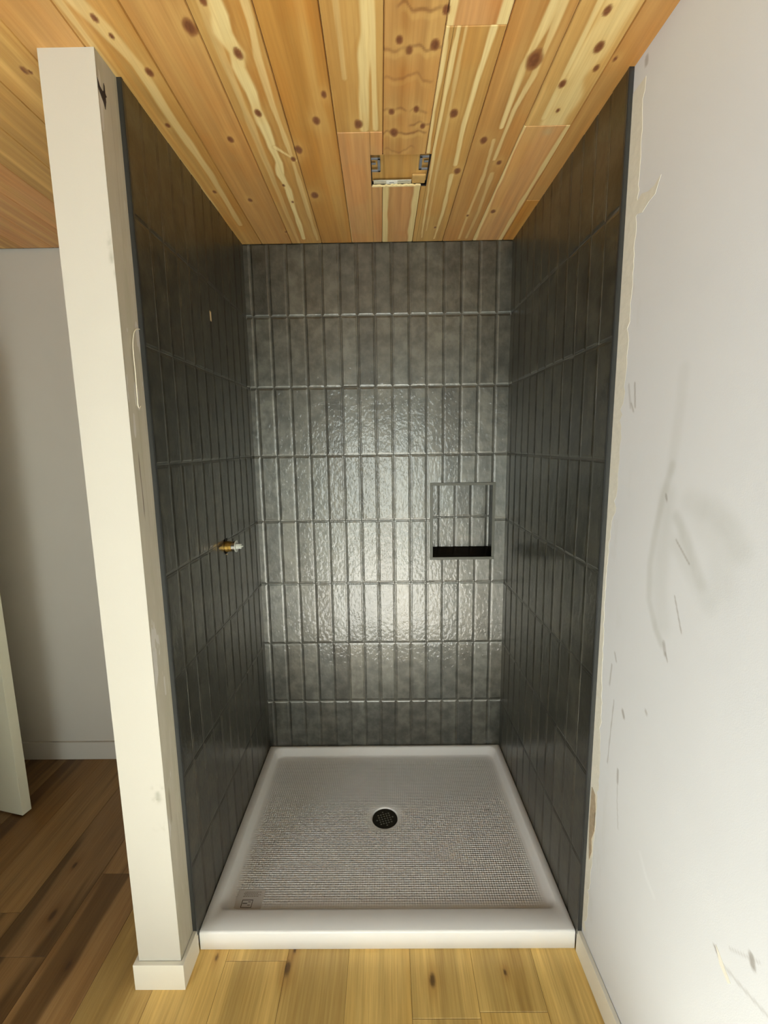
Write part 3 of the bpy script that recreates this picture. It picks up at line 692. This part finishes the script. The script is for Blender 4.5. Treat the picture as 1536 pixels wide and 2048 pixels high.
def right_fn(y, z):
    c = np.ones((len(y), 3)); n = fbm(y * 30, z * 12, 4, 4); n2 = fbm(y * 80, z * 50, 12, 3)
    for k, (pts, hw, soft, s) in SM.items():
        d, p = segdist(y, z, pts); m = sstep(hw * 2.1, hw * .3, d) * (.65 + .7 * (n - .3)) * s
        c = mixc(c, (.72, .72, .67), np.clip(m, 0, 1))
    for pts, hw, s in (([(-1.012, 0.93), (-1.006, 0.836), (-1.001, 0.736)], .0018, .6), ([(-1.053, 0.754), (-1.059, 0.67), (-1.072, 0.597)], .0018, .4), ([(-1.053, 0.754), (-1.055, 0.72)], .0045, .5),
                       ([(-1.192, 1.175), (-1.2, 1.151)], .005, .5), ([(-1.20, 1.155), (-1.208, 1.142)], .002, .8), ([(-.984, 1.755), (-.998, 1.70)], .0035, .35), ([(-1.01, 1.755), (-1.018, 1.70)], .003, .6), ([(-1.0, 1.71), (-1.012, 1.69)], .003, .5),
                       ([(-1.408, 0.665), (-1.425, 0.652)], .0025, .8), ([(-1.425, 0.652), (-1.469, 0.662), (-1.56, 0.69)], .003, .35), ([(-1.44, .70), (-1.50, .75)], .002, .3), ([(-1.215, 1.29), (-1.245, 1.22)], .002, .6), ([(-1.205, 1.41), (-1.25, 1.37)], .002, .6),
                       ([(-1.484, .742), (-1.489, .728)], .006, .8), ([(-1.055, .925), (-1.062, .913)], .005, .7), ([(-1.148, .984), (-1.152, .98)], .004, .5), ([(-.968, 2.478), (-.969, 2.468)], .007, .6), ([(-1.16, 1.50), (-1.164, 1.49)], .003, .7), ([(-.99, 1.02), (-.985, .96)], .003, .5), ([(-1.0, 1.06), (-1.01, 1.04)], .003, .5)):
        d, p = segdist(y, z, pts); m = sstep(hw * 1.5, hw * .5, d) * s; c = mixc(c, (.42, .38, .33), m)
    d, p = segdist(y, z, [(-1.17, .62), (-1.2, .585), (-1.23, .57)]); c = mixc(c, (1.1, 1.1, 1.1), sstep(.010, .003, d) * .5)
    c = mixc(c, (.86, .84, .78), sstep(.60, .75, n) * .25 * sstep(-1.05, -.98, y))
    return c
ysr = np.concatenate([np.linspace(-DEP, -1.62, 240), np.linspace(-1.66, -2.3, 10)]); zsr = np.linspace(0, CEIL, 520)
painted_grid('painted_face', lambda u, v: np.stack([XW(u) - .0001 + .0008 * (vn(u * 6, v * 4, 3) - .5), u, v], 1)[:, :], ysr[::-1], zsr, right_fn, M_WALLR, wall_right)
# joint compound left along the tile edge, ragged outer border
def strip(name, prof_, mat, th_, side=1, y0=-DEP - .0012):
    V = []; F = []
    for i, (yo, z) in enumerate(prof_):
        for (yy, t) in ((y0, 0.0), (y0, th_), (yo + .002, th_), (yo, -.0006)): V.append((XW(yy) - t, yy, z))
    for i in range(len(prof_) - 1):
        for k in range(3): F.append((i * 4 + k, i * 4 + k + 1, (i + 1) * 4 + k + 1, (i + 1) * 4 + k))
    n = len(prof_) - 1; F.append((0, 1, 2, 3)); F.append((n * 4 + 3, n * 4 + 2, n * 4 + 1, n * 4))
    return mesh(name, V, F, mat, wall_right)
rj = random.Random(8); pf = []; z = 2.44
key = [(2.45, -.972), (2.38, -.966), (2.2, -.972), (2.1, -.970), (1.93, -.970), (1.8, -.968), (1.65, -.967), (1.60, -.963), (1.5, -.963), (1.44, -.962), (1.40, -.945), (1.3, -.938), (1.2, -.936), (1.1, -.938), (1.0, -.944), (.9, -.952), (.8, -.958), (.68, -.966), (.5, -.962), (.35, -.955), (.2, -.948), (.1, -.942)]
while z > 0.1:
    for (za, ya), (zb, yb) in zip(key, key[1:]):
        if zb <= z <= za: yo = yb + (ya - yb) * (z - zb) / (za - zb)
    pf.append((yo + rj.uniform(-.0035, .0035) + (.010 if rj.random() < .06 else 0), z)); z -= .014
o = strip('joint_compound', pf, M_COMP, .0005); o['label'] = 'ragged cream joint compound strip beside the tile'
fl = [(-0.957, 2.141), (-0.972, 2.150), (-0.993, 2.144), (-1.018, 2.156), (-1.040, 2.160), (-1.057, 2.190), (-1.034, 2.180), (-1.010, 2.180), (-.985, 2.188), (-.966, 2.178)]
RWm = lambda y, z, t: (XW(y) - t - .0003, y, z)
o = flake('compound_smear', fl, RWm, .0003, M_COMP, wall_right)
for k, pts in enumerate(([(-.929, .60), (-.950, .59), (-.958, .55), (-.951, .52), (-.958, .48), (-.945, .44), (-.950, .40), (-.938, .36), (-.930, .42), (-.926, .50)],)):
    o = flake('bare_patch', pts, lambda y, z, t: (XW(y) - t - .0013, y, z), .0005, M_COMP_D, wall_right); o['label'] = 'tan patch of bare wall'
flake('plaster_ridge', [(-1.412, .672), (-1.423, .664), (-1.452, .640), (-1.447, .633), (-1.425, .646)], RWm, .0010, M_TRIM, wall_right)

# rooms beyond the frame: far left and behind the camera -------------------
struct(boxes('light_block_wall', [(-0.92, -0.8, a, b, c, d) for a, b, c, d in subtract([(-4.9, -1.18, 0, CEIL)], (-3.7, -2.3, .6, 2.1))], M_WALL))  # unseen wall added to keep light out of the left room
struct(boxes('added_side_window', [(-.9, -.84, -3.7, -3.66, .6, 2.1), (-.9, -.84, -2.34, -2.3, .6, 2.1), (-.9, -.84, -3.66, -2.34, .6, .64), (-.9, -.84, -3.66, -2.34, 2.06, 2.1)], M_TRIM))  # unseen frame added around the side fill light
struct(boxes('wall_left_outer', [(-2.45, -2.35, -4.95, T, 0, CEIL)], M_WALL))
wy = WIN['y']; rr_ = subtract([(-2.45, 1.46, 0, CEIL)], (WIN['x0'], WIN['x1'], WIN['z0'], WIN['z1']))
struct(boxes('wall_rear', [(a, b, wy - .1, wy, c, d) for a, b, c, d in rr_], M_WALL))
x0, x1, z0, z1 = WIN['x0'], WIN['x1'], WIN['z0'], WIN['z1']
win = struct(boxes('window_1', [(x0, x0 + .05, wy - .08, wy - .02, z0, z1), (x1 - .05, x1, wy - .08, wy - .02, z0, z1), (x0 + .05, x1 - .05, wy - .08, wy - .02, z0, z0 + .05), (x0 + .05, x1 - .05, wy - .08, wy - .02, z1 - .05, z1)], M_TRIM))

# baseboards ----------------------------------------------------------------
BH = 0.088; BT = 0.0125
def bb_struct(name, B, bev=.0015): return struct(boxes(name, B, M_WALL, bevel=bev))
bb_struct('baseboard_back', [(-2.35, XL - .0005, T - BT, T, 0, .098)])
poly = [(XL - BT, YC - BT - .001), (-T + BT, YC - BT - .001), (-T + BT, -DEP - .0), (-T, -DEP - .0), (-T, YC - .001), (XL, YC - .001), (XL, T - BT - .0005), (XL - BT, T - BT - .0005)]
poly = [(XL - BT, YC - BT - .001), (-T + BT, YC - BT - .001), (-T + BT, -.912), (-T + .0012, -.912), (-T + .0012, YC - .0012), (XL - .0005, YC - .0012), (XL - .0005, -BT - .001), (XL - BT, -BT - .001)]
struct(prism('baseboard_left', poly, 0, BH, M_TRIM, bevel=.001))
struct(prism('baseboard_right', [(XW(-.912) - BT, -.912), (XW(-.912) - .001, -.912), (XW(-4.88) - .001, -4.88), (XW(-4.88) - BT, -4.88)], 0, .083, M_TRIM, bevel=.001))

# door slab standing open at the far left -----------------------------------
dx, dy = -0.974, 0.225
dl = math.hypot(dx, dy); dx /= dl; dy /= dl; nxx, nyy = -dy, -dx     # along the slab / towards its back
p0 = np.array([-1.010, -0.372]); al = np.array([dx, dy]); bk_ = np.array([-0.004 + .0, 0.044])
bk_ = np.array([dy, -dx]) * 0.040; bk_ = bk_ if bk_[1] > 0 else -bk_
q = [p0, p0 + al * .76, p0 + al * .76 + bk_, p0 + bk_]
dr = struct(prism('door_1', [tuple(v) for v in q], 0.008, 2.03, m_paint('door_paint', srgb(214, 212, 190), rough=.5), bevel=.001))
hc = p0 + al * .69
for sgn in (-1, 1):
    c_ = hc + (bk_ * (1.0 if sgn > 0 else 0.0)); nrm = bk_ / np.linalg.norm(bk_) * sgn
    kb = lathe('door_handle', [(0, .026), (.004, .026), (.006, .011), (.035, .010), (.038, .022), (.05, .027), (.06, .022), (.064, .008)], M_CHROME, 'Y', parent=dr)
    R_ = Matrix.Rotation(math.atan2(nrm[1], nrm[0]) - math.pi / 2, 4, 'Z'); kb.matrix_world = Matrix.Translation((c_[0], c_[1], .95)) @ R_

# ================================================================== NICHE
ni = empty('shower_niche', ((NX0 + NX1) / 2, 0, NZ0)); ident(ni, 'recessed rectangular tiled niche with a metal frame in the back wall', 'shower niche')
ND = 0.100; fw = 0.013
fr = [(NX0, NX1, -.0045, .0015, NZ0, NZ0 + fw), (NX0, NX1, -.0045, .0015, NZ1 - fw, NZ1), (NX0, NX0 + fw, -.0045, .0015, NZ0 + fw, NZ1 - fw), (NX1 - fw, NX1, -.0045, .0015, NZ0 + fw, NZ1 - fw)]
o = put(boxes('niche_frame', fr, M_NICHE, bevel=.0008), ni); o['label'] = 'grey metal frame'
ix0, ix1, iz0, iz1 = NX0 + .006, NX1 - .006, NZ0 + .006, NZ1 - .006
put(boxes('niche_lining', [(NX0 + .0005, ix0, .0015, ND + .006, NZ0 + .0005, NZ1 - .0005), (ix1, NX1 - .0005, .0015, ND + .006, NZ0 + .0005, NZ1 - .0005), (ix0, ix1, .0015, ND + .006, iz1, NZ1 - .0005), (ix0, ix1, ND + .0045, ND + .006, iz0, iz1)], M_TILE), ni)
V = [(x, y, z) for x in (ix0, ix1) for (y, z) in ((.002, NZ0 + .001), (.002, NZ0 + fw - .001), (ND + .003, NZ0 + fw + .030), (ND + .003, NZ0 + .001))]
o = put(mesh('niche_shelf', V, [(0, 1, 2, 3), (7, 6, 5, 4), (1, 5, 6, 2), (0, 4, 5, 1), (0, 3, 7, 4), (3, 2, 6, 7)], M_SHELF), ni); o['label'] = 'black niche shelf'
nt = tile_field('niche_tile', (ix0, ND, 0), (1, 0, 0), (0, -1, 0), ix1 - ix0, [-.0295 + .0795 * i for i in range(6)], [], (M_TILE, M_GROUT), z0=NZ0 + fw - .001, z1=iz1, seed=33, zrows=[1.255 + RP, 1.255, 1.255 - RP])
put(nt, ni)

# ================================================================== SHOWER PAN
pan = empty('shower_pan', (0.6, -0.45, 0)); ident(pan, 'white acrylic shower pan with a textured floor and a raised threshold', 'shower pan')
YP = -0.9079; DC = (0.599, -0.421); DR = 0.059
def rrect(x0a, x1a, y0, y1, r, n, xr_f=None):
    """rounded quad, counter-clockwise from the -y side; x1a at back, x1b at front"""
    pts = []
    for (cx, cy, a0) in ((x1a - r, y0 + r, -90), (x1a - r, y1 - r, 0), (x0a + r, y1 - r, 90), (x0a + r, y0 + r, 180)):
        for i in range(n + 1):
            a = math.radians(a0 + 90 * i / n); pts.append((cx + r * math.cos(a), cy + r * math.sin(a)))
    return pts
def loop(x0a, x1a, y0, y1, r, m=24, nc=8):
    """corners plus m subdivisions of each side, sheared to the alcove's taper"""
    p = rrect(x0a, x1a, y0, y1, r, nc); out = []; k = nc + 1
    for c in range(4):
        seg = p[c * k:(c + 1) * k]; out += seg; nxt = p[((c + 1) * k) % len(p)]; last = seg[-1]
        for i in range(1, m): out.append((last[0] + (nxt[0] - last[0]) * i / m, last[1] + (nxt[1] - last[1]) * i / m))
    xm = (x0a + x1a) / 2
    return [(x + (TAPER * -y) * (x - x0a) / (x1a - x0a), y) for x, y in out]
ring = []; zone = []
def addring(pts, z, t): ring.append([(x, y, z if not callable(z) else z(x, y)) for x, y in pts]); zone.append(t)
e = .0015
addring(loop(.0005, W - .0005, YP + .006, -.0005, .004), 0.0, 0)
addring(loop(.0005, W - .0005, YP, -.0005, .004), 0.004, 0)
addring(loop(.0005, W - .0005, YP, -.0005, .004), ZPAN - .006, 0)
addring(loop(.0009, W - .0009, YP + .0015, -.0009, .005), ZPAN - .002, 0)
addring(loop(.003, W - .003, YP + .006, -.003, .006), ZPAN, 0)
addring(loop(.031, W - .025, -.838, -.014, .030), ZPAN - .001, 0)
addring(loop(.034, W - .028, -.834, -.017, .030), ZPAN - .0028, 0)
addring(loop(.037, W - .031, -.831, -.022, .031), ZPAN - .006, 0)
addring(loop(.050, W - .044, -.819, -.040, .034), 0.044, 0)
addring(loop(.057, W - .051, -.813, -.048, .036), 0.0405, 0)
addring(loop(.068, W - .062, -.803, -.062, .040), 0.0392, 0.2)
inner = loop(.095, W - .089, -.780, -.098, .045)
addring(inner, 0.0388, 1)
N = len(inner)
for s in np.linspace(.12, 1, 12):
    pts = []
    for (x, y) in inner:
        a = math.atan2(y - DC[1], x - DC[0]); cx, cy = DC[0] + DR * math.cos(a), DC[1] + DR * math.sin(a)
        pts.append((x + (cx - x) * s, y + (cy - y) * s))
    addring(pts, 0.0388 - 0.0068 * s, 1 if s < .95 else 0)
circ = [(math.atan2(y - DC[1], x - DC[0])) for x, y in inner]
for (r, z) in ((DR - .003, .0312), (DR - .0045, .029), (DR - .005, .024), (DR - .005, .020)):
    addring([(DC[0] + r * math.cos(a), DC[1] + r * math.sin(a)) for a in circ], z, 0)
V = [p for r in ring for p in r]; F = []
for i in range(len(ring) - 1):
    for k in range(N): F.append((i * N + k, i * N + (k + 1) % N, (i + 1) * N + (k + 1) % N, (i + 1) * N + k))
F.append(tuple(range(N))[::-1]); F.append(tuple((len(ring) - 1) * N + k for k in range(N)))
body = mesh('pan_body', V, F, M_PAN, smooth=True); put(body, pan)
at = body.data.attributes.new('texture_zone', 'FLOAT', 'POINT'); at.data.foreach_set('value', [z for z in zone for _ in range(N)])
dz = 0.0275
lathe_d = lathe('drain_grate', [(.021, DR - .0056), (dz - .001, DR - .0056), (dz, DR - .0068), (dz, .004)], M_DRAIN, 'Z', (DC[0], DC[1], 0), 48); put(lathe_d, pan); lathe_d['label'] = 'round dark bronze drain grate'
B = []
for i in range(-3, 4):
    for j in range(-3, 4):
        a = math.radians(17); x, y = i * .0115, j * .0115
        if math.hypot(x, y) > .036: continue
        X_, Y_ = DC[0] + x * math.cos(a) - y * math.sin(a), DC[1] + x * math.sin(a) + y * math.cos(a)
        B.append((X_ - .0032, X_ + .0032, Y_ - .0026, Y_ + .0026, dz - .001, dz + .0008))
o = boxes('grate_pattern', B, M_STUD, bevel=.0006, seg=1); put(o, pan)
o.parent = lathe_d; o.matrix_parent_inverse = Matrix.Identity(4)

# pale product label stuck inside the pan
lb = empty('product_label', (0.125, -0.775, 0.0396)); ident(lb, 'faint printed product label stuck in the front left corner of the white pan', 'label')
def lz(x, y): return 0.0402
put(boxes('label_film', [(0.078, 0.172, -0.812, -0.742, 0.0400, 0.0403)], M_LABEL), lb)
ib = []; ra = random.Random(2)
for r in range(4):
    x = .096 + ra.uniform(0, .006)
    while x < .155 + ra.uniform(-.01, .006):
        wd = ra.uniform(.003, .008); y = -.751 - r * .005; ib.append((x, x + wd, y - .0013, y + .0013, .0403, .0405)); x += wd + .0014
put(boxes('fine_print', ib, M_INK2), lb)
x0, x1, y0, y1 = .100, .138, -.806, -.778
fb = [(x0, x1, y1 - .0025, y1, .0403, .0405), (x0, x1, y0, y0 + .002, .0403, .0405), (x0, x0 + .0025, y0, y1, .0403, .0405), (x1 - .002, x1, y0, y1, .0403, .0405), (x0 + .004, x0 + .020, -.7925, -.7895, .0403, .0405), (x0 + .022, x0 + .031, -.798, -.796, .0403, .0405), (x0 + .022, x0 + .031, -.787, -.785, .0403, .0405)]
put(boxes('printed_box', fb, M_INK), lb)

# ================================================================== VALVE
vy, vz = VALVE[0] - .001, VALVE[1] - .001
va = empty('shower_valve', (0, vy, vz)); ident(va, 'bare brass shower valve with white cartridge stem sticking out of left tile wall', 'shower valve')
o = put(lathe('valve_body', [(-.0105, .019), (.000, .019), (.001, .0205), (.013, .0205), (.014, .0195), (.024, .0195)], M_BRASS, 'X', (0, vy, vz)), va); o['label'] = 'brass valve body'
o = put(lathe('retaining_collar', [(.024, .0185), (.025, .0192), (.037, .0192), (.038, .0180)], M_CHROME, 'X', (0, vy, vz)), va); o['label'] = 'chrome collar'
o = put(lathe('limit_ring', [(.0385, .0205), (.0385, .0225), (.0415, .0225), (.0415, .0205), (.040, .012), (.040, .009)], M_PLAST, 'X', (0, vy, vz)), va); o['label'] = 'pale plastic limit ring'
# splined stem
V = []; F = []; n = 48
for a, sc in ((.040, 1), (.0585, 1), (.0595, .9)):
    for k in range(n):
        r = (.0098 if k % 4 < 2 else .0086) * sc; t = 2 * math.pi * k / n; V.append((a, vy + r * math.cos(t), vz + r * math.sin(t)))
for i in range(2):
    for k in range(n): F.append((i * n + k, (i + 1) * n + k, (i + 1) * n + (k + 1) % n, i * n + (k + 1) % n))
F.append(tuple(2 * n + k for k in range(n))[::-1])
o = put(mesh('cartridge_stem', V, F, M_PLAST), va); o['label'] = 'splined off-white stem'
put(lathe('stem_pin', [(.0595, .0028), (.065, .0026), (.066, .002)], M_PLAST, 'X', (0, vy, vz), 16), va)
put(boxes('mounting_screw', [(-.004, .004, vy - .004, vy + .003, vz - .032, vz - .029)], M_TAN, bevel=.0006), va)

# ================================================================== CORD on the partition's return
cu_d = bpy.data.curves.new('cord', 'CURVE'); cu_d.dimensions = '3D'; cu_d.bevel_depth = 0.0011; cu_d.bevel_resolution = 3
pts = [(-0.917, 1.921), (-0.929, 1.919), (-0.944, 1.911), (-0.956, 1.893), (-0.963, 1.872), (-0.966, 1.845), (-0.966, 1.811), (-0.965, 1.775), (-0.963, 1.745), (-0.959, 1.722), (-0.954, 1.719), (-.949, 1.724)]
s = cu_d.splines.new('BEZIER'); s.bezier_points.add(len(pts) - 1)
for b, (y, z) in zip(s.bezier_points, pts):
    b.co = (-T + .0025 + (.004 * math.sin((1.92 - z) / .2 * math.pi)), y, z); b.handle_left_type = b.handle_right_type = 'AUTO'
co = bpy.data.objects.new('cord', cu_d); COL.objects.link(co)
dg = bpy.context.evaluated_depsgraph_get(); me = bpy.data.meshes.new_from_object(co.evaluated_get(dg)); bpy.data.objects.remove(co)
me.materials.clear(); co = link('thin_cord', me, None, (M_CORD,)); ident(co, 'short thin ivory cord curving over the bare return beside the left tile', 'cord')
